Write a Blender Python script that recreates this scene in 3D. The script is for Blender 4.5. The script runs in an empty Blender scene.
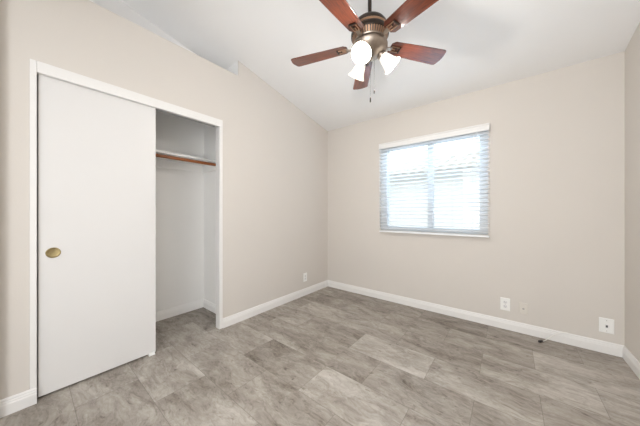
import bpy, bmesh, math, random
from mathutils import Vector, Matrix
S = bpy.context.scene
C = S.collection
PI = math.pi
random.seed(7)

# ------------------------------------------------------------------ camera, world, lights, exposure
W, H, SL = 2.9576, 2.44, 0.2073          # room width, eave height, ceiling slope
YF = -3.079                              # front wall (behind the camera)
cam = bpy.data.cameras.new('camera')
cam.sensor_fit = 'HORIZONTAL'; cam.sensor_width = 36.0
cam.lens = 236.66 / 640 * 36
cam.clip_start = 0.02
co = bpy.data.objects.new('camera', cam); C.objects.link(co)
co.location = (2.2434, -2.9893, 1.1511)
co.rotation_euler = (PI / 2, 0, 0.6759)
S.camera = co

world = bpy.data.worlds.new('sky'); S.world = world
world.use_nodes = True
wn = world.node_tree.nodes; wl = world.node_tree.links
bg = wn['Background']
tc = wn.new('ShaderNodeTexCoord'); sx = wn.new('ShaderNodeSeparateXYZ'); cr = wn.new('ShaderNodeValToRGB')
wl.new(tc.outputs['Generated'], sx.inputs[0]); wl.new(sx.outputs['Z'], cr.inputs[0])
cr.color_ramp.elements[0].position = 0.0; cr.color_ramp.elements[0].color = (1.0, 0.995, 0.985, 1)
cr.color_ramp.elements[1].position = 0.6; cr.color_ramp.elements[1].color = (0.90, 0.95, 1.0, 1)
wl.new(cr.outputs[0], bg.inputs[0])
bg.inputs[1].default_value = 2.0


def area(name, loc, rot, sx_, sy_, power, col):
    l = bpy.data.lights.new(name, 'AREA'); l.shape = 'RECTANGLE'; l.size = sx_; l.size_y = sy_
    l.energy = power; l.color = col
    o = bpy.data.objects.new(name, l); C.objects.link(o); o.location = loc; o.rotation_euler = rot
    return o


# fill light added behind the camera, shining in through the front opening
area('fill_light', (2.10, -3.95, 1.30), (PI / 2, 0, 0), 1.6, 1.9, 55, (0.97, 0.985, 1.0))
# blue skylight falling on the window from above
area('sky_light', (1.48, 2.5, 3.45), (math.radians(-52), 0, 0), 2.4, 1.0, 620, (0.56, 0.77, 1.0))

S.view_settings.view_transform = 'Standard'
S.view_settings.look = 'None'
S.view_settings.gamma = 1.0
S.view_settings.use_curve_mapping = False
S.view_settings.exposure = 0.07
S.cycles.use_denoising = True
S.cycles.max_bounces = 14
S.cycles.diffuse_bounces = 8
S.cycles.sample_clamp_indirect = 6


# ------------------------------------------------------------------ materials
def lin(c):
    return tuple(((v / 255) / 12.92 if v / 255 <= 0.04045 else ((v / 255 + 0.055) / 1.055) ** 2.4) for v in c) + (1.0,)


def mat(name, col, rough=0.5, metal=0.0, spec=0.5, noise=0.0, nscale=30, bump=0.0, bscale=200, emit=None, es=0.0,
        coat=0.0, stretch=None):
    m = bpy.data.materials.new(name); m.use_nodes = True
    n = m.node_tree.nodes; l = m.node_tree.links
    b = n['Principled BSDF']
    b.inputs['Base Color'].default_value = col if len(col) == 4 else col + (1,)
    b.inputs['Roughness'].default_value = rough
    b.inputs['Metallic'].default_value = metal
    b.inputs['Specular IOR Level'].default_value = spec
    b.inputs['Coat Weight'].default_value = coat
    if emit:
        b.inputs['Emission Color'].default_value = emit + (1,)
        b.inputs['Emission Strength'].default_value = es
    t = n.new('ShaderNodeTexCoord')
    src = t.outputs['Object']
    if stretch:
        mp = n.new('ShaderNodeMapping'); mp.inputs['Scale'].default_value = stretch
        l.new(src, mp.inputs[0]); src = mp.outputs[0]
    if noise:
        ns = n.new('ShaderNodeTexNoise'); ns.inputs['Scale'].default_value = nscale; ns.inputs['Detail'].default_value = 6
        l.new(src, ns.inputs[0])
        mx = n.new('ShaderNodeMix'); mx.data_type = 'RGBA'
        c = b.inputs['Base Color'].default_value
        mx.inputs[6].default_value = tuple(v * (1 - noise) for v in c[:3]) + (1,)
        mx.inputs[7].default_value = tuple(min(1, v * (1 + noise)) for v in c[:3]) + (1,)
        l.new(ns.outputs[0], mx.inputs[0]); l.new(mx.outputs[2], b.inputs['Base Color'])
    if bump:
        nb = n.new('ShaderNodeTexNoise'); nb.inputs['Scale'].default_value = bscale; nb.inputs['Detail'].default_value = 4
        l.new(t.outputs['Object'], nb.inputs[0])
        bp = n.new('ShaderNodeBump'); bp.inputs['Strength'].default_value = bump; bp.inputs['Distance'].default_value = 0.003
        l.new(nb.outputs[0], bp.inputs['Height']); l.new(bp.outputs[0], b.inputs['Normal'])
    return m


M = {}
M['wall'] = mat('beige_wall_paint', (0.640, 0.604, 0.562), 0.75, spec=0.25, noise=0.012, nscale=3, bump=0.12, bscale=90)
M['ceiling'] = mat('white_ceiling_paint', (0.83, 0.83, 0.83), 0.85, spec=0.2, noise=0.012, nscale=4, bump=0.18, bscale=60)
M['closet'] = mat('white_closet_paint', (0.90, 0.895, 0.88), 0.8, spec=0.2, bump=0.12, bscale=90)
M['trim'] = mat('white_gloss_trim', (0.78, 0.77, 0.755), 0.35, noise=0.01, nscale=8)
M['door'] = mat('white_door_paint', (0.71, 0.70, 0.69), 0.4, noise=0.012, nscale=5, bump=0.04, bscale=120)
M['brass'] = mat('aged_brass', (0.36, 0.29, 0.15), 0.42, 1.0, noise=0.12, nscale=60)
M['track'] = mat('grey_door_track', (0.40, 0.40, 0.40), 0.6, noise=0.1)
M['rod'] = mat('closet_rod_wood', (0.27, 0.085, 0.022), 0.35, noise=0.35, nscale=22, stretch=(30, 1.2, 30), coat=0.3)
M['vinyl'] = mat('white_window_vinyl', (0.56, 0.575, 0.59), 0.35, noise=0.01)
M['slat'] = mat('white_blind_slat', (0.84, 0.85, 0.86), 0.35, noise=0.01, nscale=10)
M['valance'] = mat('white_blind_valance', (0.76, 0.755, 0.745), 0.4, noise=0.01, nscale=10)
M['cord'] = mat('blind_cord', (0.55, 0.56, 0.58), 0.7, noise=0.05)
M['plate'] = mat('white_plate_plastic', (0.84, 0.84, 0.82), 0.3, noise=0.01)
M['plate_tan'] = mat('painted_plate', (0.66, 0.625, 0.57), 0.5, noise=0.02)
M['slot'] = mat('dark_slot', (0.06, 0.06, 0.06), 0.5, noise=0.1)
M['greyface'] = mat('outlet_face_plastic', (0.74, 0.74, 0.74), 0.3, noise=0.02)
M['metal'] = mat('jack_metal', (0.42, 0.40, 0.37), 0.35, 1.0, noise=0.1)
M['cable'] = mat('white_cable', (0.82, 0.81, 0.78), 0.45, noise=0.02)
M['black'] = mat('black_plug', (0.025, 0.022, 0.02), 0.45, noise=0.1)
M['bronze'] = mat('dark_bronze', (0.035, 0.024, 0.018), 0.35, 0.6, noise=0.25, nscale=30)
M['pewter'] = mat('brushed_pewter', (0.36, 0.30, 0.25), 0.34, 1.0, noise=0.2, nscale=40)
M['copper'] = mat('antique_copper_band', (0.42, 0.26, 0.17), 0.3, 1.0, noise=0.15, nscale=40)
M['chain'] = mat('pull_chain_metal', (0.10, 0.095, 0.09), 0.6, 0.2, noise=0.1)
M['shade'] = mat('lit_frosted_glass', (0.9, 0.88, 0.84), 0.3, emit=(1.0, 0.93, 0.82), es=0.6, noise=0.01)
M['bulb'] = mat('lit_bulb', (0.9, 0.9, 0.9), 0.4, emit=(1.0, 0.90, 0.76), es=8.0, noise=0.01)
M['stucco'] = mat('pale_stucco', (0.84, 0.82, 0.78), 0.9, spec=0.1, noise=0.05, nscale=20, bump=0.3, bscale=40)
M['fascia'] = mat('fascia_paint', (0.50, 0.49, 0.47), 0.8, spec=0.1, noise=0.05)
M['rooftile'] = mat('pale_roof_tile', (0.70, 0.67, 0.63), 0.9, spec=0.05, noise=0.12, nscale=9)
M['gravel'] = mat('pale_gravel', (0.30, 0.29, 0.28), 0.95, noise=0.2, nscale=40, bump=0.5, bscale=60)


def blade_wood():
    m = bpy.data.materials.new('mahogany_blade'); m.use_nodes = True
    n = m.node_tree.nodes; l = m.node_tree.links; b = n['Principled BSDF']
    t = n.new('ShaderNodeTexCoord'); mp = n.new('ShaderNodeMapping'); mp.inputs['Scale'].default_value = (3, 34, 34)
    ns = n.new('ShaderNodeTexNoise'); ns.inputs['Scale'].default_value = 2.2; ns.inputs['Detail'].default_value = 8
    ns.inputs['Distortion'].default_value = 1.2
    r = n.new('ShaderNodeValToRGB')
    r.color_ramp.elements[0].position = 0.3; r.color_ramp.elements[0].color = (0.026, 0.006, 0.003, 1)
    r.color_ramp.elements[1].position = 0.72; r.color_ramp.elements[1].color = (0.19, 0.038, 0.012, 1)
    l.new(t.outputs['Object'], mp.inputs[0]); l.new(mp.outputs[0], ns.inputs[0]); l.new(ns.outputs[0], r.inputs[0])
    l.new(r.outputs[0], b.inputs['Base Color'])
    b.inputs['Roughness'].default_value = 0.3
    b.inputs['Specular IOR Level'].default_value = 0.35; b.inputs['Coat Weight'].default_value = 0.8; b.inputs['Coat Roughness'].default_value = 0.15; b.inputs['Coat IOR'].default_value = 1.6
    return m


M['blade'] = blade_wood()
M['blade_edge'] = mat('dark_blade_edge', (0.05, 0.028, 0.018), 0.45, noise=0.2)


def glass_mat():
    m = bpy.data.materials.new('window_glass'); m.use_nodes = True
    n = m.node_tree.nodes; l = m.node_tree.links
    out = n['Material Output']; n.remove(n['Principled BSDF'])
    tr = n.new('ShaderNodeBsdfTransparent'); tr.inputs[0].default_value = (0.95, 0.97, 0.97, 1)
    gl = n.new('ShaderNodeBsdfGlossy'); gl.inputs['Roughness'].default_value = 0.02
    fr = n.new('ShaderNodeFresnel'); fr.inputs[0].default_value = 1.45
    mx = n.new('ShaderNodeMixShader')
    l.new(fr.outputs[0], mx.inputs[0]); l.new(tr.outputs[0], mx.inputs[1]); l.new(gl.outputs[0], mx.inputs[2])
    l.new(mx.outputs[0], out.inputs[0])
    return m


M['glass'] = glass_mat()


def floor_mat():
    """12x24 stone-look tiles, half-bond, long side parallel to the window wall."""
    PALE = ((-1, 0, 0.10), (1, 0, 0.08), (1, 2, 0.045), (-1, -2, 0.07), (3, 2, 0.07), (2, 2, 0.06), (-3, -1, 0.05), (4, 0, -0.03))
    TW, TH, X0, Y0 = 0.61, 0.309, 1.170, -1.570
    m = bpy.data.materials.new('stone_look_tile'); m.use_nodes = True
    n = m.node_tree.nodes; l = m.node_tree.links; b = n['Principled BSDF']

    def V(x):
        return x

    def math_(op, a, b_=None, c=None):
        q = n.new('ShaderNodeMath'); q.operation = op
        for i, v in enumerate((a, b_, c)):
            if v is None: continue
            if isinstance(v, (int, float)): q.inputs[i].default_value = v
            else: l.new(v, q.inputs[i])
        return q.outputs[0]
    t = n.new('ShaderNodeTexCoord'); s = n.new('ShaderNodeSeparateXYZ'); l.new(t.outputs['Object'], s.inputs[0])
    X, Y = s.outputs[0], s.outputs[1]
    v = math_('DIVIDE', math_('SUBTRACT', Y, Y0), TH)
    row = math_('FLOOR', v); fv = math_('SUBTRACT', v, row)
    par = math_('FLOORED_MODULO', row, 2.0)           # rows 0,2.. joints at 1.462; 1,3.. at 1.17
    sh = math_('MULTIPLY', math_('SUBTRACT', 1.0, par), 0.48)
    u = math_('SUBTRACT', math_('DIVIDE', math_('SUBTRACT', X, X0), TW), sh)
    col = math_('FLOOR', u); fu = math_('SUBTRACT', u, col)
    cb = n.new('ShaderNodeCombineXYZ'); l.new(row, cb.inputs[0]); l.new(col, cb.inputs[1])
    wn_ = n.new('ShaderNodeTexWhiteNoise'); wn_.noise_dimensions = '3D'; l.new(cb.outputs[0], wn_.inputs[0])
    rv = wn_.outputs['Value']; rc = wn_.outputs['Color']
    # per-tile shifted pattern coordinates
    off = n.new('ShaderNodeVectorMath'); off.operation = 'MULTIPLY_ADD'
    l.new(rc, off.inputs[0]); off.inputs[1].default_value = (9, 9, 9); l.new(t.outputs['Object'], off.inputs[2])
    P = off.outputs[0]

    def noise(scale, detail, dist, stretch, rough=0.55):
        mp = n.new('ShaderNodeMapping'); mp.inputs['Scale'].default_value = stretch
        mp.inputs['Rotation'].default_value = (0, 0, 0.35)
        l.new(P, mp.inputs[0])
        q = n.new('ShaderNodeTexNoise'); q.inputs['Scale'].default_value = scale; q.inputs['Detail'].default_value = detail
        q.inputs['Distortion'].default_value = dist; q.inputs['Roughness'].default_value = rough
        l.new(mp.outputs[0], q.inputs[0]); return q.outputs[0]
    warp = n.new('ShaderNodeTexNoise'); warp.inputs['Scale'].default_value = 3.2; warp.inputs['Detail'].default_value = 3
    l.new(P, warp.inputs[0])
    wv = n.new('ShaderNodeVectorMath'); wv.operation = 'MULTIPLY_ADD'
    l.new(warp.outputs['Color'], wv.inputs[0]); wv.inputs[1].default_value = (0.22, 0.12, 0.0); l.new(P, wv.inputs[2])
    P = wv.outputs[0]
    big = noise(2.3, 4, 0.8, (0.9, 2.2, 1))
    fine = noise(15, 8, 0.9, (0.7, 1.6, 1), 0.72)
    vein = noise(3.0, 5, 0.6, (0.6, 3.2, 1), 0.5)
    vein2 = noise(4.6, 6, 1.2, (0.7, 2.4, 1), 0.6)
    grit = noise(75, 3, 0, (1, 1.2, 1))
    spots = noise(21, 4, 0.5, (0.8, 1.3, 1), 0.6)
    # contour-like bands: swirling lines where a noise passes through set values
    band = math_('SINE', math_('MULTIPLY', vein, 46.0))
    bandm = math_('MULTIPLY', band, math_('MULTIPLY', math_('SUBTRACT', rv, 0.25), 0.034))
    vd = math_('ABSOLUTE', math_('SUBTRACT', vein2, 0.5))
    vm = math_('SUBTRACT', 1.0, math_('MINIMUM', math_('MULTIPLY', vd, 26.0), 1.0))
    sp = math_('MAXIMUM', math_('SUBTRACT', spots, 0.60), 0.0)
    val = math_('ADD', math_('MULTIPLY', big, 0.52), math_('MULTIPLY', fine, 0.48))
    val = math_('ADD', val, math_('MULTIPLY', math_('SUBTRACT', rv, 0.5), 0.09))
    val = math_('SUBTRACT', val, math_('MULTIPLY', vm, 0.06))
    val = math_('ADD', val, bandm)
    val = math_('SUBTRACT', val, math_('MULTIPLY', sp, 1.1))
    val = math_('ADD', val, math_('MULTIPLY', math_('SUBTRACT', grit, 0.5), 0.10))
    # a few noticeably paler tiles
    for rr_, cc_, am in PALE:
        hit = math_('MULTIPLY', math_('COMPARE', row, float(rr_), 0.1), math_('COMPARE', col, float(cc_), 0.1))
        val = math_('ADD', val, math_('MULTIPLY', hit, am))
    r = n.new('ShaderNodeValToRGB'); e = r.color_ramp.elements
    e[0].position = 0.24; e[0].color = lin((98, 89, 80))
    e[1].position = 0.80; e[1].color = lin((200, 195, 188))
    x = e.new(0.42); x.color = lin((142, 134, 125))
    x = e.new(0.55); x.color = lin((163, 156, 147))
    val = math_('ADD', math_('MULTIPLY', math_('SUBTRACT', val, 0.5), 1.25), 0.508)
    l.new(val, r.inputs[0])
    # joints
    ju = math_('MINIMUM', fu, math_('SUBTRACT', 1.0, fu)); jv = math_('MINIMUM', fv, math_('SUBTRACT', 1.0, fv))
    ju = math_('MULTIPLY', ju, TW); jv = math_('MULTIPLY', jv, TH)
    j = math_('LESS_THAN', math_('MINIMUM', ju, jv), 0.0016)
    mx = n.new('ShaderNodeMix'); mx.data_type = 'RGBA'
    l.new(math_('MULTIPLY', j, 0.5), mx.inputs[0]); l.new(r.outputs[0], mx.inputs[6]); mx.inputs[7].default_value = lin((98, 90, 82))
    l.new(mx.outputs[2], b.inputs['Base Color'])
    rr = math_('ADD', math_('MULTIPLY', fine, 0.18), 0.36)
    l.new(rr, b.inputs['Roughness'])
    b.inputs['Specular IOR Level'].default_value = 0.4
    bp = n.new('ShaderNodeBump'); bp.inputs['Strength'].default_value = 0.15; bp.inputs['Distance'].default_value = 0.002
    l.new(math_('SUBTRACT', fine, j), bp.inputs['Height']); l.new(bp.outputs[0], b.inputs['Normal'])
    return m


M['floor'] = floor_mat()


# ------------------------------------------------------------------ geometry helpers
def box(bm, x0, x1, y0, y1, z0, z1, mtx=None):
    vs = [bm.verts.new((x, y, z)) for x in (x0, x1) for y in (y0, y1) for z in (z0, z1)]
    for f in ((0, 1, 3, 2), (4, 6, 7, 5), (0, 4, 5, 1), (2, 3, 7, 6), (0, 2, 6, 4), (1, 5, 7, 3)):
        bm.faces.new([vs[i] for i in f])
    if mtx is not None:
        for v in vs: v.co = mtx @ v.co
    return vs


def prism(bm, pts, vec):
    """polygon pts (3D) extruded by vec"""
    vec = Vector(vec)
    a = [bm.verts.new(p) for p in pts]; b = [bm.verts.new(Vector(p) + vec) for p in pts]
    bm.faces.new(a); bm.faces.new(list(reversed(b)))
    k = len(pts)
    for i in range(k):
        bm.faces.new((a[i], b[i], b[(i + 1) % k], a[(i + 1) % k]))
    return a + b


def lathe(bm, prof, seg=48, mtx=None, closed=False):
    """prof: list of (r, z)"""
    rings = []
    new = []
    for r, z in prof:
        if r < 1e-6:
            v = bm.verts.new((0, 0, z)); rings.append([v]); new.append(v)
        else:
            rg = [bm.verts.new((r * math.cos(2 * PI * i / seg), r * math.sin(2 * PI * i / seg), z)) for i in range(seg)]
            rings.append(rg); new += rg
    prs = list(zip(rings[:-1], rings[1:]))
    if closed: prs.append((rings[-1], rings[0]))
    for a, b in prs:
        if len(a) == 1 and len(b) == 1: continue
        for i in range(seg):
            j = (i + 1) % seg
            if len(a) == 1: bm.faces.new((a[0], b[j], b[i]))
            elif len(b) == 1: bm.faces.new((a[i], a[j], b[0]))
            else: bm.faces.new((a[i], a[j], b[j], b[i]))
    if mtx is not None:
        for v in new: v.co = mtx @ v.co
    return new


def tube(bm, pts, rad, seg=10, mtx=None):
    pts = [Vector(p) for p in pts]
    rings = []; new = []
    up = Vector((0, 0, 1))
    for i, p in enumerate(pts):
        d = (pts[min(i + 1, len(pts) - 1)] - pts[max(i - 1, 0)]).normalized()
        a = d.cross(up)
        if a.length < 1e-3: a = d.cross(Vector((1, 0, 0)))
        a.normalize(); b = d.cross(a).normalized()
        r = rad[i] if isinstance(rad, (list, tuple)) else rad
        rg = [bm.verts.new(p + r * (math.cos(2 * PI * k / seg) * a + math.sin(2 * PI * k / seg) * b)) for k in range(seg)]
        rings.append(rg); new += rg
    for a, b in zip(rings[:-1], rings[1:]):
        for i in range(seg):
            bm.faces.new((a[i], a[(i + 1) % seg], b[(i + 1) % seg], b[i]))
    bm.faces.new(rings[0]); bm.faces.new(list(reversed(rings[-1])))
    if mtx is not None:
        for v in new: v.co = mtx @ v.co
    return new


def spline(pts, k=8):
    P = [Vector(p) for p in pts]; out = []
    for i in range(len(P) - 1):
        p0, p1, p2, p3 = P[max(i - 1, 0)], P[i], P[i + 1], P[min(i + 2, len(P) - 1)]
        for j in range(k):
            t = j / k
            out.append(0.5 * ((2 * p1) + (p2 - p0) * t + (2 * p0 - 5 * p1 + 4 * p2 - p3) * t * t + (3 * p1 - p0 - 3 * p2 + p3) * t ** 3))
    out.append(P[-1]); return out


def obj(name, bm, m, parent=None, smooth=False, bevel=0.0, seg=2):
    bmesh.ops.recalc_face_normals(bm, faces=bm.faces[:])
    me = bpy.data.meshes.new(name); bm.to_mesh(me); bm.free()
    for q in (m if isinstance(m, (list, tuple)) else [m]): me.materials.append(q)
    if smooth:
        me.shade_smooth() if hasattr(me, 'shade_smooth') else None
        me.set_sharp_from_angle(angle=math.radians(38))
    o = bpy.data.objects.new(name, me); C.objects.link(o)
    if parent: o.parent = parent
    if bevel:
        b = o.modifiers.new('bevel', 'BEVEL'); b.width = bevel; b.segments = seg; b.limit_method = 'ANGLE'
    return o


def struct(name, bm, m, parent=None, **k):
    o = obj(name, bm, m, parent, **k)
    if parent is None: o['kind'] = 'structure'
    return o


def thing(name, label, cat, loc=(0, 0, 0), rot=(0, 0, 0), group=None):
    o = bpy.data.objects.new(name, None); C.objects.link(o)
    o.empty_display_size = 0.1
    o.location = loc; o.rotation_euler = rot
    o['label'] = label; o['category'] = cat
    if group: o['group'] = group
    return o


def B(): return bmesh.new()


# ------------------------------------------------------------------ room shell
CY1, CY2 = -1.753, -2.944       # outer edges of the closet casing
CH = 2.076                      # top of the closet casing
LZ = 2.605                      # top of the low wall under the niche
YN = -1.573                     # niche end wall
XN = -0.335                     # niche back wall
XC = -0.69                      # closet back wall
YC = -1.612                     # closet end wall
T = 0.058


def cz(y): return H - SL * y


bm = B(); box(bm, -0.85, W + 0.15, -4.6, 0.13, -0.1, 0.0)
struct('floor', bm, M['floor'])

bm = B()
prism(bm, [(-0.5, 0.13, cz(0.13)), (W + 0.15, 0.13, cz(0.13)), (W + 0.15, YF - 0.12, cz(YF - 0.12)), (-0.5, YF - 0.12, cz(YF - 0.12))], (0, 0, 0.12))
struct('ceiling', bm, M['ceiling'])

# back wall with the window opening
WX0, WX1, WZ0, WZ1 = 0.874, 2.066, 0.925, 2.035
bm = B()
box(bm, -0.12, WX0, 0, 0.13, 0, H); box(bm, WX1, W + 0.13, 0, 0.13, 0, H)
box(bm, WX0, WX1, 0, 0.13, 0, WZ0); box(bm, WX0, WX1, 0, 0.13, WZ1, H)
struct('wall_back', bm, M['wall'])

bm = B()
prism(bm, [(W, 0.0, 0), (W, 0.0, cz(0)), (W, YF - 0.1, cz(YF - 0.1)), (W, YF - 0.1, 0)], (0.13, 0, 0))
struct('wall_right', bm, M['wall'])

# left wall: full height next to the window wall, low under the niche, opening for the closet
bm = B()
prism(bm, [(-T, 0, 0), (-T, 0, cz(0)), (-T, YN, cz(YN)), (-T, YN, 0)], (T, 0, 0))
box(bm, -T, 0, CY1 - 0.01, YN, 0, LZ)
box(bm, -T, 0, CY2 - 0.006, CY1 - 0.01, CH - 0.01, LZ)
box(bm, -T, 0, YF - 0.1, CY2 - 0.006, 0, LZ)
struct('wall_left', bm, M['wall'])

# white plant ledge over the closet
bm = B()
box(bm, XN - 0.05, -T, YF - 0.1, YN, LZ - 0.06, LZ)
prism(bm, [(XN, YF - 0.1, LZ), (XN, YN + 0.05, LZ), (XN, YN + 0.05, cz(YN + 0.05)), (XN, YF - 0.1, cz(YF - 0.1))], (-0.05, 0, 0))
prism(bm, [(XN, YN, LZ - 0.06), (-T, YN, LZ - 0.06), (-T, YN, cz(YN)), (XN, YN, cz(YN))], (0, 0.05, 0))
struct('wall_niche', bm, M['ceiling'])
# thin painted cap so the niche end shows its white side up to the wall's front edge
bm = B(); prism(bm, [(-T, YN, LZ), (-0.012, YN, LZ), (-0.012, YN, cz(YN)), (-T, YN, cz(YN))], (0, -0.002, 0))
struct('trim_1', bm, M['ceiling'])

# closet interior
bm = B()
box(bm, XC - 0.08, XC, YF - 0.15, YC + 0.08, 0, LZ - 0.12)
box(bm, XC, -T, YC, YC + 0.08, 0, LZ - 0.12)
box(bm, XC, -T, YF - 0.15, YF - 0.07, 0, LZ - 0.12)
box(bm, XC - 0.08, -T, YF - 0.15, YC + 0.08, LZ - 0.12, LZ - 0.06)
box(bm, -T - 0.006, -T, CY1, YC, 0, LZ - 0.12)
box(bm, -T - 0.006, -T, YF - 0.07, CY2, 0, LZ - 0.12)
box(bm, -T - 0.006, -T, CY2, CY1, CH, LZ - 0.12)
struct('wall_closet', bm, M['closet'])

# front wall with an unseen opening, widened to let the fill light in
DX0, DX1 = 0.06, 2.88
bm = B()
prism(bm, [(-0.12, YF, 0), (DX0, YF, 0), (DX0, YF, cz(YF)), (-0.12, YF, cz(YF))], (0, -0.1, 0))
box(bm, DX1, W + 0.13, YF - 0.1, YF, 0, cz(YF)); box(bm, DX0, DX1, YF - 0.1, YF, 2.42, cz(YF))
struct('wall_front', bm, M['wall'])
bm = B()  # unseen hall box added around the fill light to keep the sky out
box(bm, 0.0, W + 0.13, -4.5, -4.4, 0, 2.44); box(bm, -0.1, 0.0, -4.5, YF - 0.1, 0, 2.44)
box(bm, W + 0.03, W + 0.13, -4.4, YF - 0.1, 0, 2.44); box(bm, -0.1, W + 0.13, -4.5, YF - 0.1, 2.44, 2.5)
struct('wall_light_box', bm, M['ceiling'])

# baseboards with a stepped profile
BP = [(0, 0), (0.0140, 0), (0.0140, 0.060), (0.0115, 0.066), (0.0115, 0.074), (0.0085, 0.079), (0.0085, 0.087), (0.005, 0.095), (0, 0.095)]


def base_run(name, pts_fn, parent=None, m=None):
    """pts_fn(d, z, end) -> point; the profile is swept between the two ends (mitred by pts_fn)"""
    bm = B()
    a = [bm.verts.new(pts_fn(d, z, 0)) for d, z in BP]; b = [bm.verts.new(pts_fn(d, z, 1)) for d, z in BP]
    k = len(BP)
    bm.faces.new(a); bm.faces.new(list(reversed(b)))
    for i in range(k): bm.faces.new((a[i], a[(i + 1) % k], b[(i + 1) % k], b[i]))
    return struct(name, bm, m or M['trim'], parent)


base_run('baseboard_back', lambda d, z, e: (W - d if e else d, -d, z))
base_run('baseboard_left', lambda d, z, e: (d, -d if e else CY1, z))
base_run('baseboard_right', lambda d, z, e: (W - d, -d if e else YF, z))
base_run('baseboard_front', lambda d, z, e: (d, CY2 if e else YF, z))
base_run('baseboard_closet', lambda d, z, e: (XC + d, YC - d if e else YF - 0.07, z), m=M['closet'])
base_run('baseboard_closet_end', lambda d, z, e: (-T - 0.006 if e else XC + d, YC - d, z), m=M['closet'])

# closet casing: header fascia and two jambs
bm = B(); box(bm, -0.020, 0.007, CY2, CY1, CH - 0.069, CH); struct('trim_2', bm, M['trim'], bevel=0.002)
bm = B(); box(bm, -T - 0.008, 0.007, CY1 - 0.034, CY1, 0, CH - 0.069); struct('trim_3', bm, M['trim'], bevel=0.002)
bm = B(); box(bm, -T - 0.008, 0.004, CY2 - 0.028, CY2, 0, CH); struct('trim_4', bm, M['trim'], bevel=0.003, seg=3)
# dark top track up inside the header
bm = B(); box(bm, -0.104, -0.024, CY2 + 0.005, CY1 - 0.035, 2.024, 2.04)
struct('trim_5', bm, M['track'])


# ------------------------------------------------------------------ sliding closet doors
def sliding(name, x_front, y0, y1):
    bm = B(); box(bm, x_front - 0.032, x_front, y0, y1, 0.013, 2.022)
    return struct(name, bm, M['door'], bevel=0.0015)


d1 = sliding('door_1', -0.026, -2.9375, -2.317)
d2 = sliding('door_2', -0.066, -2.9425, -2.337)


def finger_pull(parent, x, y, z, s=1):
    mtx = Matrix.Translation((x, y, z)) @ Matrix.Rotation(PI / 2 * s, 4, 'Y')
    bm = B()
    lathe(bm, [(0, 0.0008), (0.022, 0.0010), (0.026, 0.0022), (0.0275, 0.0046), (0.0300, 0.0052), (0.0325, 0.0040), (0.0335, 0.0), (0, 0)], 40, mtx)
    o = obj('finger_pull', bm, M['brass'], parent, smooth=True)
    o['label'] = 'round brass finger pull'


finger_pull(d1, -0.0262, -2.876, 0.898)
# floor guide at the free end of the front door
g = thing('door_guide', 'small white plastic floor guide under the sliding closet door corner', 'door guide', (-0.045, -2.345, 0))
bm = B(); box(bm, -0.045, 0.036, -0.022, 0.022, 0, 0.004); obj('base_plate', bm, M['plate'], g)
bm = B(); box(bm, 0.0225, 0.028, -0.020, 0.020, 0.004, 0.024); obj('fin', bm, M['plate'], g)

# closet shelf and hanging rod
YL = YF - 0.07
sh = thing('closet_shelf', 'white painted shelf across the open closet above the wood rod', 'shelf', (0, 0, 0))
bm = B(); box(bm, XC + 0.001, -0.352, YL + 0.001, YC - 0.001, 1.727, 1.747); obj('board', bm, M['trim'], sh, bevel=0.002)
bm = B()
box(bm, XC, XC + 0.02, YL, YC, 1.640, 1.7265); box(bm, XC + 0.02, -0.30, YC - 0.019, YC, 1.640, 1.7265)
box(bm, XC + 0.02, -0.30, YL, YL + 0.019, 1.640, 1.7265)
struct('trim_6', bm, M['closet'], bevel=0.002)
ro = thing('closet_rod', 'round reddish wood hanging rod under the white closet shelf', 'closet rod', (0, 0, 0))
bm = B(); tube(bm, [(-0.345, YL + 0.019, 1.694), (-0.345, YC - 0.020, 1.694)], 0.0165, 24)
obj('pole', bm, M['rod'], ro, smooth=True)
for yy, sgn in ((YC - 0.0195, -1), (YL + 0.0195, 1)):
    bm = B(); lathe(bm, [(0.017, 0), (0.029, 0), (0.029, 0.004), (0.021, 0.006), (0.021, 0.016), (0.017, 0.016)], 28,
                    Matrix.Translation((-0.345, yy, 1.694)) @ Matrix.Rotation(-sgn * PI / 2, 4, 'X'), closed=True)
    obj('rod_socket', bm, M['plate'], ro, smooth=True)

# ------------------------------------------------------------------ window
wnd = bpy.data.objects.new('window_1', None); C.objects.link(wnd); wnd['kind'] = 'structure'; wnd.location = (1.48, 0.08, WZ0)
wo = Vector((1.48, 0.08, WZ0))


def wbox(bm, x0, x1, y0, y1, z0, z1):
    box(bm, x0 - wo.x, x1 - wo.x, y0 - wo.y, y1 - wo.y, z0 - wo.z, z1 - wo.z)


bm = B()
wbox(bm, WX0, 0.965, 0.045, 0.115, WZ0, WZ1); wbox(bm, 1.993, WX1, 0.045, 0.115, WZ0, WZ1)
wbox(bm, 0.965, 1.993, 0.045, 0.115, WZ0, 0.977); wbox(bm, 0.965, 1.993, 0.045, 0.115, WZ1 - 0.05, WZ1)
obj('window_frame', bm, M['vinyl'], wnd, bevel=0.003)
bm = B(); wbox(bm, 1.470, 1.530, 0.05, 0.11, 0.977, WZ1 - 0.05); obj('mullion', bm, M['vinyl'], wnd, bevel=0.003)
for a, b_ in ((0.965, 1.470), (1.530, 1.993)):
    bm = B(); wbox(bm, a, b_, 0.078, 0.082, 0.977, WZ1 - 0.05); obj('pane', bm, M['glass'], wnd)

# ------------------------------------------------------------------ blind
bl = thing('window_blind', 'white horizontal slat blind with valance hanging over the window', 'blind', (1.48, 0, 2.06))
bo = Vector((1.48, 0, 2.06))
BX0, BX1 = 0.896, 2.080


def bbox_(bm, x0, x1, y0, y1, z0, z1):
    return box(bm, x0 - bo.x, x1 - bo.x, y0 - bo.y, y1 - bo.y, z0 - bo.z, z1 - bo.z)


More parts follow.
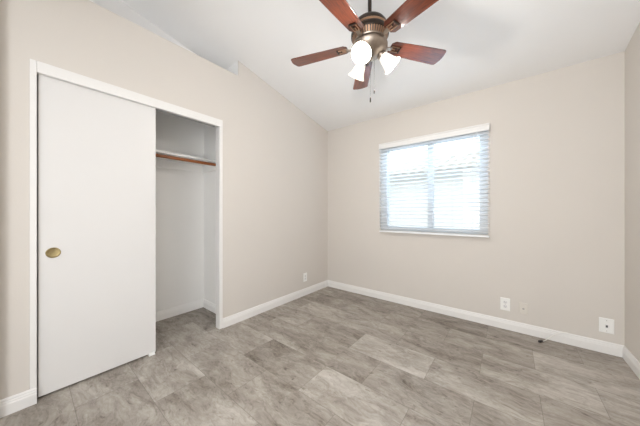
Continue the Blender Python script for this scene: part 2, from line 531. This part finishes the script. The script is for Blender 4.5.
bm = B()
prof = [(-0.066, 1.988), (-0.066, 2.000), (-0.062, 2.004), (-0.062, 2.043), (-0.067, 2.048), (-0.067, 2.060), (-0.052, 2.060), (-0.052, 1.988)]
prism(bm, [(BX0 - 0.004 - bo.x, y, z - bo.z) for y, z in prof], (BX1 - BX0 + 0.008, 0, 0))
for xa in (BX0 - 0.004, BX1 - 0.004): bbox_(bm, xa, xa + 0.008, -0.060, -0.001, 1.99, 2.058)
obj('valance', bm, M['valance'], bl, bevel=0.0015)
bm = B(); bbox_(bm, BX0 + 0.008, BX1 - 0.008, -0.050, -0.004, 2.005, 2.045); obj('headrail', bm, M['valance'], bl, bevel=0.001)
NS = 24
zs = [1.972 - i * (1.972 - 0.952) / (NS - 1) for i in range(NS)]
bm = B()
k = 6
top = []; bot = []
for i in range(k + 1):
    t = i / k; y = -0.0250 + 0.050 * t; c = 0.0022 * (1 - (2 * t - 1) ** 2)
    top.append((y, c + 0.0028)); bot.append((y, c))
prism(bm, [(-(BX1 - BX0) / 2, y, z) for y, z in bot + top[::-1]], (BX1 - BX0, 0, 0))
sl0 = obj('slat', bm, M['slat'], bl, smooth=True)
tilt = math.radians(-9)
for i, z in enumerate(zs):
    s_ = sl0 if i == 0 else sl0.copy()
    if i: C.objects.link(s_); s_.parent = bl
    s_.location = ((BX0 + BX1) / 2 - bo.x, -0.029, z - bo.z); s_.rotation_euler = (tilt, 0, 0)
bm = B(); bbox_(bm, BX0, BX1, -0.054, -0.004, 0.902, 0.920); obj('bottom_rail', bm, M['slat'], bl, bevel=0.002)
for xc in (1.02, 1.748, 1.935):
    bm = B()
    for yy in (-0.0555, -0.0025):
        tube(bm, [(xc - bo.x, yy, 0.92 - bo.z), (xc - bo.x, yy, 2.0 - bo.z)], 0.0010, 6)
    obj('ladder_cord', bm, M['cord'], bl)
bm = B(); tube(bm, [(1.978 - bo.x, -0.061, 1.0 - bo.z), (1.978 - bo.x, -0.0602, 1.99 - bo.z)], 0.0028, 8); obj('tilt_wand', bm, M['slat'], bl, smooth=True)

# ------------------------------------------------------------------ outside the window: gravel yard and the house next door
bm = B(); box(bm, -14, 16, 0.14, 26, -0.35, -0.15); struct('ground', bm, M['gravel'])
nh = thing('neighboring_house', 'pale stucco house with tiled roof outside beyond the window blind', 'house', (1.5, 6.0, -0.15))
bm = B(); box(bm, -9, 11, 0.5, 7, 0, 2.75); obj('wall', bm, M['stucco'], nh)
bm = B(); box(bm, -9.4, 11.4, -0.03, 0.0, 2.62, 2.80); box(bm, -9.4, 11.4, 0.0, 0.5, 2.66, 2.70); obj('fascia', bm, M['fascia'], nh)
bm = B()
prism(bm, [(-9.5, -0.06, 2.80), (-9.5, 4.0, 4.1), (-9.5, 7.6, 2.9), (-9.5, 7.6, 2.75)], (21, 0, 0))
for i in range(70):
    x = -9.4 + i * 0.3
    tube(bm, [(x, -0.10, 2.83), (x, 4.0, 4.14)], 0.09, 10)
obj('roof', bm, M['rooftile'], nh, smooth=True)


# ------------------------------------------------------------------ wall plates
def plate_mesh(w, h, d=0.006):
    bm = B()
    vs = [(-w / 2, 0, -h / 2), (w / 2, 0, -h / 2), (w / 2, 0, h / 2), (-w / 2, 0, h / 2)]
    q = 0.004
    a = [bm.verts.new(v) for v in vs]
    b = [bm.verts.new((v[0], -d * 0.5, v[2])) for v in vs]
    c = [bm.verts.new((v[0] - math.copysign(q, v[0]), -d, v[2] - math.copysign(q, v[2]))) for v in vs]
    for p, r in ((a, b), (b, c)):
        for i in range(4): bm.faces.new((p[i], p[(i + 1) % 4], r[(i + 1) % 4], r[i]))
    bm.faces.new(c); bm.faces.new(a)
    return bm


def screw(parent, x, z, m=None, y=-0.006):
    bm = B(); lathe(bm, [(0, 0.0012), (0.0022, 0.0010), (0.003, 0), (0, 0)], 14, Matrix.Translation((x, y, z)) @ Matrix.Rotation(PI / 2, 4, 'X'))
    obj('screw', bm, m or M['metal'], parent, smooth=True)


def duplex(label, loc, rz, group=None, w=0.078, h=0.124):
    t = thing('wall_outlet', label, 'outlet', loc, (0, 0, rz))
    obj('face_plate', plate_mesh(w, h), M['plate'], t)
    for zc in (0.0205, -0.0205):
        bm = B()
        pts = []
        for i in range(24):
            a = 2 * PI * i / 24
            pts.append((max(-0.0165, min(0.0165, 0.0185 * math.cos(a))), -0.0058, zc + max(-0.0140, min(0.0140, 0.0175 * math.sin(a)))))
        prism(bm, pts, (0, -0.0022, 0))
        r = obj('receptacle', bm, M['greyface'], t)
        bm = B()
        for xs in (-0.0065, 0.0065): box(bm, xs - 0.0011, xs + 0.0011, -0.0086, -0.0078, zc - 0.001, zc + 0.0075)
        lathe(bm, [(0, 0.0006), (0.0024, 0.0006), (0.0024, 0), (0, 0)], 12, Matrix.Translation((0, -0.008, zc - 0.007)) @ Matrix.Rotation(PI / 2, 4, 'X'))
        obj('slots', bm, M['slot'], r)
    screw(t, 0, 0)
    return t


duplex('white two-socket outlet on the window wall, left of the tan cable plate', (2.208, 0, 0.245), 0)
t = thing('cable_plate', 'tan painted plate with one cable jack beside the white outlet', 'cable jack', (2.345, 0, 0.235))
obj('face_plate', plate_mesh(0.064, 0.108), M['plate_tan'], t)
bm = B(); lathe(bm, [(0, 0.011), (0.003, 0.011), (0.0046, 0.009), (0.0046, 0.003), (0.0085, 0.003), (0.0085, 0), (0, 0)], 18,
                Matrix.Translation((0, -0.006, 0)) @ Matrix.Rotation(PI / 2, 4, 'X'))
obj('jack', bm, M['metal'], t, smooth=True)
for zz in (0.042, -0.042): screw(t, 0, zz, M['plate_tan'])
t = thing('phone_plate', 'white square jack plate on the window wall nearest the right corner', 'phone jack', (2.863, 0, 0.226))
obj('face_plate', plate_mesh(0.082, 0.120), M['plate'], t)
bm = B(); box(bm, -0.009, 0.009, -0.0105, -0.0058, -0.016, 0.012); o_ = obj('jack', bm, M['greyface'], t, bevel=0.001)
bm = B(); box(bm, -0.0055, 0.0055, -0.0112, -0.0104, -0.012, 0.006); obj('socket', bm, M['slot'], o_)
for zz in (0.042, -0.042): screw(t, 0, zz)
duplex('small white outlet low on the left wall, between closet and room corner', (0, -0.528, 0.249), PI / 2, w=0.074, h=0.118)

# loose cable over the baseboard
c = thing('loose_cable', 'short white cable lying over the baseboard with a black plug on the floor', 'cable', (2.45, -0.12, 0))
cl = Vector((2.45, -0.12, 0))
pts = spline([Vector(p) - cl for p in ((2.640, -0.0120, 0.0995), (2.600, -0.0180, 0.093), (2.555, -0.0230, 0.062), (2.520, -0.036, 0.028), (2.492, -0.066, 0.007), (2.470, -0.100, 0.006))], 8)
bm = B(); tube(bm, pts, 0.0032, 10); obj('cord', bm, M['cable'], c, smooth=True)
bm = B()
mx = Matrix.Translation(Vector((2.470, -0.100, 0.011)) - cl) @ Matrix.Rotation(math.radians(-125), 4, 'Z')
lathe(bm, [(0, 0), (0.006, 0), (0.0085, 0.006), (0.0085, 0.022), (0.0105, 0.022), (0.0105, 0.036), (0.006, 0.038), (0.006, 0.046), (0, 0.046)], 18, mx @ Matrix.Rotation(PI / 2, 4, 'Y'))
obj('plug', bm, M['black'], c, smooth=True)['label'] = 'black plug end'

# ------------------------------------------------------------------ ceiling fan
FX, FY, FZ, FR = 1.513, -1.547, 2.282, 0.575
fan = thing('ceiling_fan', 'bronze ceiling fan with five mahogany blades and three lit glass shades', 'ceiling fan', (FX, FY, FZ))
ctop = cz(FY) - FZ


def fz(z): return z - FZ


bm = B()   # canopy, tilted with the ceiling
mx = Matrix.Translation((0, 0, ctop)) @ Matrix.Rotation(-math.atan(SL), 4, 'X')
lathe(bm, [(0, -0.001), (0.068, -0.001), (0.070, -0.010), (0.062, -0.035), (0.040, -0.058), (0.022, -0.068), (0, -0.068)], 40, mx)
obj('canopy', bm, M['bronze'], fan, smooth=True)
bm = B(); lathe(bm, [(0, ctop - 0.055), (0.0125, ctop - 0.055), (0.0125, fz(2.40)), (0, fz(2.40))], 24); obj('downrod', bm, M['bronze'], fan, smooth=True)
bm = B()
lathe(bm, [(0, fz(2.440)), (0.026, fz(2.440)), (0.030, fz(2.428)), (0.078, fz(2.424)), (0.100, fz(2.414)), (0.111, fz(2.398)), (0.114, fz(2.384)), (0.114, fz(2.374)), (0, fz(2.374))], 64)
obj('motor_cap', bm, M['bronze'], fan, smooth=True)
bm = B()
lathe(bm, [(0, fz(2.374)), (0.116, fz(2.374)), (0.120, fz(2.370)), (0.120, fz(2.361)), (0.116, fz(2.357)), (0, fz(2.357))], 64)
obj('motor_band', bm, M['copper'], fan, smooth=True)
bm = B()
lathe(bm, [(0, fz(2.357)), (0.118, fz(2.357)), (0.124, fz(2.348)), (0.124, fz(2.330)), (0.120, fz(2.322)), (0, fz(2.322))], 64)
obj('motor_housing', bm, M['bronze'], fan, smooth=True)
bm = B()
lathe(bm, [(0, fz(2.322)), (0.114, fz(2.322)), (0.104, fz(2.292)), (0, fz(2.292))], 64)
vr = obj('vent_ring', bm, M['slot'], fan, smooth=True)
bm = B()
for i in range(44):
    a = 2 * PI * i / 44
    mx = Matrix.Rotation(a, 4, 'Z')
    p = [(0.1185, -0.0046, fz(2.323)), (0.1075, -0.0042, fz(2.290)), (0.1075, 0.0042, fz(2.290)), (0.1185, 0.0046, fz(2.323))]
    vs = prism(bm, p, (-0.008, 0, 0.0))
    for v in vs: v.co = mx @ v.co
obj('vent_fins', bm, M['copper'], vr)
bm = B()
lathe(bm, [(0, fz(2.293)), (0.106, fz(2.293)), (0.108, fz(2.288)), (0.104, fz(2.282)), (0.090, fz(2.278)), (0.090, fz(2.272)), (0.112, fz(2.268)), (0.117, fz(2.262)), (0.116, fz(2.250)),
           (0.104, fz(2.232)), (0.084, fz(2.214)), (0.062, fz(2.200)), (0.046, fz(2.190)), (0.026, fz(2.182)), (0.014, fz(2.174)), (0.010, fz(2.164)), (0, fz(2.162))], 56)
obj('switch_housing', bm, M['pewter'], fan, smooth=True)

# blades
PITCH = math.radians(-10)
TH0 = 0.934


def blade_bm():
    bm = B()
    r0, r1 = 0.150, FR
    w0, w1 = 0.052, 0.067     # half widths
    pts = []
    pts += [(r0 + 0.010, -w0 + 0.010), (r0 + 0.022, -w0)]
    pts += [(r0 + 0.20, -(w0 + (w1 - w0) * 0.55)), (r1 - 0.034, -w1)]
    for cyy, a0 in ((-w1 + 0.022, -PI / 2), (w1 - 0.022, 0)):
        for i in range(6):
            a = a0 + PI / 2 * i / 5
            pts.append((r1 - 0.030 + 0.022 * math.cos(a), cyy + 0.022 * math.sin(a)))
        if a0 < 0:
            for q in (-0.5, 0, 0.5): pts.append((r1 - 0.008 + 0.008 * (1 - q * q), q * (w1 - 0.022)))
    pts += [(r1 - 0.034, w1), (r0 + 0.20, w0 + (w1 - w0) * 0.55), (r0 + 0.022, w0), (r0 + 0.010, w0 - 0.010), (r0, w0 - 0.020), (r0, -w0 + 0.020)]
    prism(bm, [(x, y, -0.003) for x, y in pts], (0, 0, 0.006))
    return bm


def iron_bm():
    bm = B()
    # rectangular open frame on the underside of the blade
    z0, z1 = -0.009, -0.0032
    a, b, w, t = 0.158, 0.222, 0.021, 0.0065
    box(bm, a, b, -w, -w + t, z0, z1); box(bm, a, b, w - t, w, z0, z1)
    box(bm, a, a + t, -w + t, w - t, z0, z1)
    box(bm, a + t, b - 0.026, -0.004, 0.004, z0, z1)
    return bm


def iron_tip_bm():
    bm = B()
    z0, z1 = -0.0095, -0.0030
    box(bm, 0.2156, 0.226, -0.0235, 0.0235, z0, z1); box(bm, 0.190, 0.198, -0.012, 0.004, z0, z1)
    return bm


def arm_bm():
    bm = B()
    pts = spline([(0.070, 0, -0.004), (0.095, 0, -0.013), (0.125, 0, -0.012), (0.162, 0, -0.0062)], 6)
    vs = []
    n = len(pts)
    ring = []
    for i, p in enumerate(pts):
        w = 0.017 - 0.007 * math.sin(PI * i / (n - 1))
        ring.append([bm.verts.new((p.x, sy * w, p.z + sz * 0.0035)) for sy, sz in ((-1, -1), (1, -1), (1, 1), (-1, 1))])
    for r, s in zip(ring[:-1], ring[1:]):
        for i in range(4): bm.faces.new((r[i], r[(i + 1) % 4], s[(i + 1) % 4], s[i]))
    bm.faces.new(ring[0]); bm.faces.new(ring[-1])
    return bm


bo0 = obj('blade', blade_bm(), M['blade'], fan, bevel=0.0015)
ir0 = obj('blade_iron', iron_bm(), M['copper'], bo0, bevel=0.001)
it0 = obj('iron_tip', iron_tip_bm(), M['bronze'], bo0, bevel=0.001)
ar0 = obj('blade_arm', arm_bm(), M['pewter'], bo0, bevel=0.001)
for i in range(5):
    if i == 0: b_ = bo0
    else:
        b_ = bo0.copy(); C.objects.link(b_); b_.parent = fan
        for src in (ir0, it0, ar0):
            q = src.copy(); C.objects.link(q); q.parent = b_
    b_.rotation_euler = (Matrix.Rotation(TH0 + i * 2 * PI / 5, 3, 'Z') @ Matrix.Rotation(PITCH, 3, 'X')).to_euler()

# light kit: three bell shades
PH0 = math.radians(277)
TILT = math.radians(44)
for i in range(3):
    a = PH0 + i * 2 * PI / 3
    # local frame: +z of the shade axis points outward and down
    rot = Matrix.Rotation(a, 4, 'Z') @ Matrix.Rotation(PI - TILT, 4, 'Y')
    base = Vector((math.cos(a) * 0.072, math.sin(a) * 0.072, fz(2.213)))
    mx = Matrix.Translation(base) @ rot
    bm = B(); lathe(bm, [(0, -0.03), (0.017, -0.03), (0.019, -0.004), (0.029, 0.0), (0.031, 0.012), (0.0295, 0.020), (0, 0.020)], 32, mx)
    obj('shade_holder', bm, M['pewter'], fan, smooth=True)
    prof = [(0.024, 0.016), (0.0275, 0.020), (0.033, 0.034), (0.0385, 0.054), (0.044, 0.076), (0.051, 0.094), (0.060, 0.108), (0.0625, 0.1125)]
    inner = [(r - 0.003, z - 0.0008) for r, z in prof]
    bm = B(); lathe(bm, prof + [(0.0612, 0.1140)] + inner[::-1], 40, mx, closed=True)
    so = obj('lamp_shade', bm, M['shade'], fan, smooth=True)
    bm = B()
    pts = []
    for k2 in range(49):
        tt = k2 / 48
        pts.append(mx @ Vector((0.0155 * math.cos(tt * 6 * PI), 0.0155 * math.sin(tt * 6 * PI), 0.036 + 0.030 * tt)))
    tube(bm, pts, 0.0062, 8); tube(bm, [mx @ Vector((0, 0, 0.018)), mx @ Vector((0, 0, 0.042))], 0.014, 14)
    ob = obj('bulb', bm, M['bulb'], so, smooth=True)

    ll = bpy.data.lights.new('lamp_light', 'POINT'); ll.energy = 12.0; ll.color = (1.0, 0.955, 0.90); ll.shadow_soft_size = 0.035
    lo = bpy.data.objects.new('lamp_light', ll); C.objects.link(lo); lo.parent = fan
    lo.location = mx @ Vector((0, 0, 0.122))

# pull chains with fobs
for dx, zl, fl in ((0.004, 1.925, 0.034), (0.030, 1.975, 0.026)):
    Rx, Ry = math.cos(0.6759), math.sin(0.6759)
    x, y = dx * Rx, dx * Ry
    bm = B()
    z = fz(2.175 if dx < .01 else 2.20)
    tube(bm, [(x, y, z), (x, y, fz(zl))], 0.0009, 6)
    zz = z
    while zz > fz(zl):
        lathe(bm, [(0, 0.0016), (0.0016, 0), (0, -0.0016)], 6, Matrix.Translation((x, y, zz))); zz -= 0.0045
    ch = obj('pull_chain', bm, M['chain'], fan)
    bm = B(); lathe(bm, [(0, 0), (0.003, -0.001), (0.0042, -0.008), (0.0042, -fl + 0.004), (0.002, -fl), (0, -fl)], 14, Matrix.Translation((x, y, fz(zl))))
    obj('fob', bm, M['bronze'], ch, smooth=True)
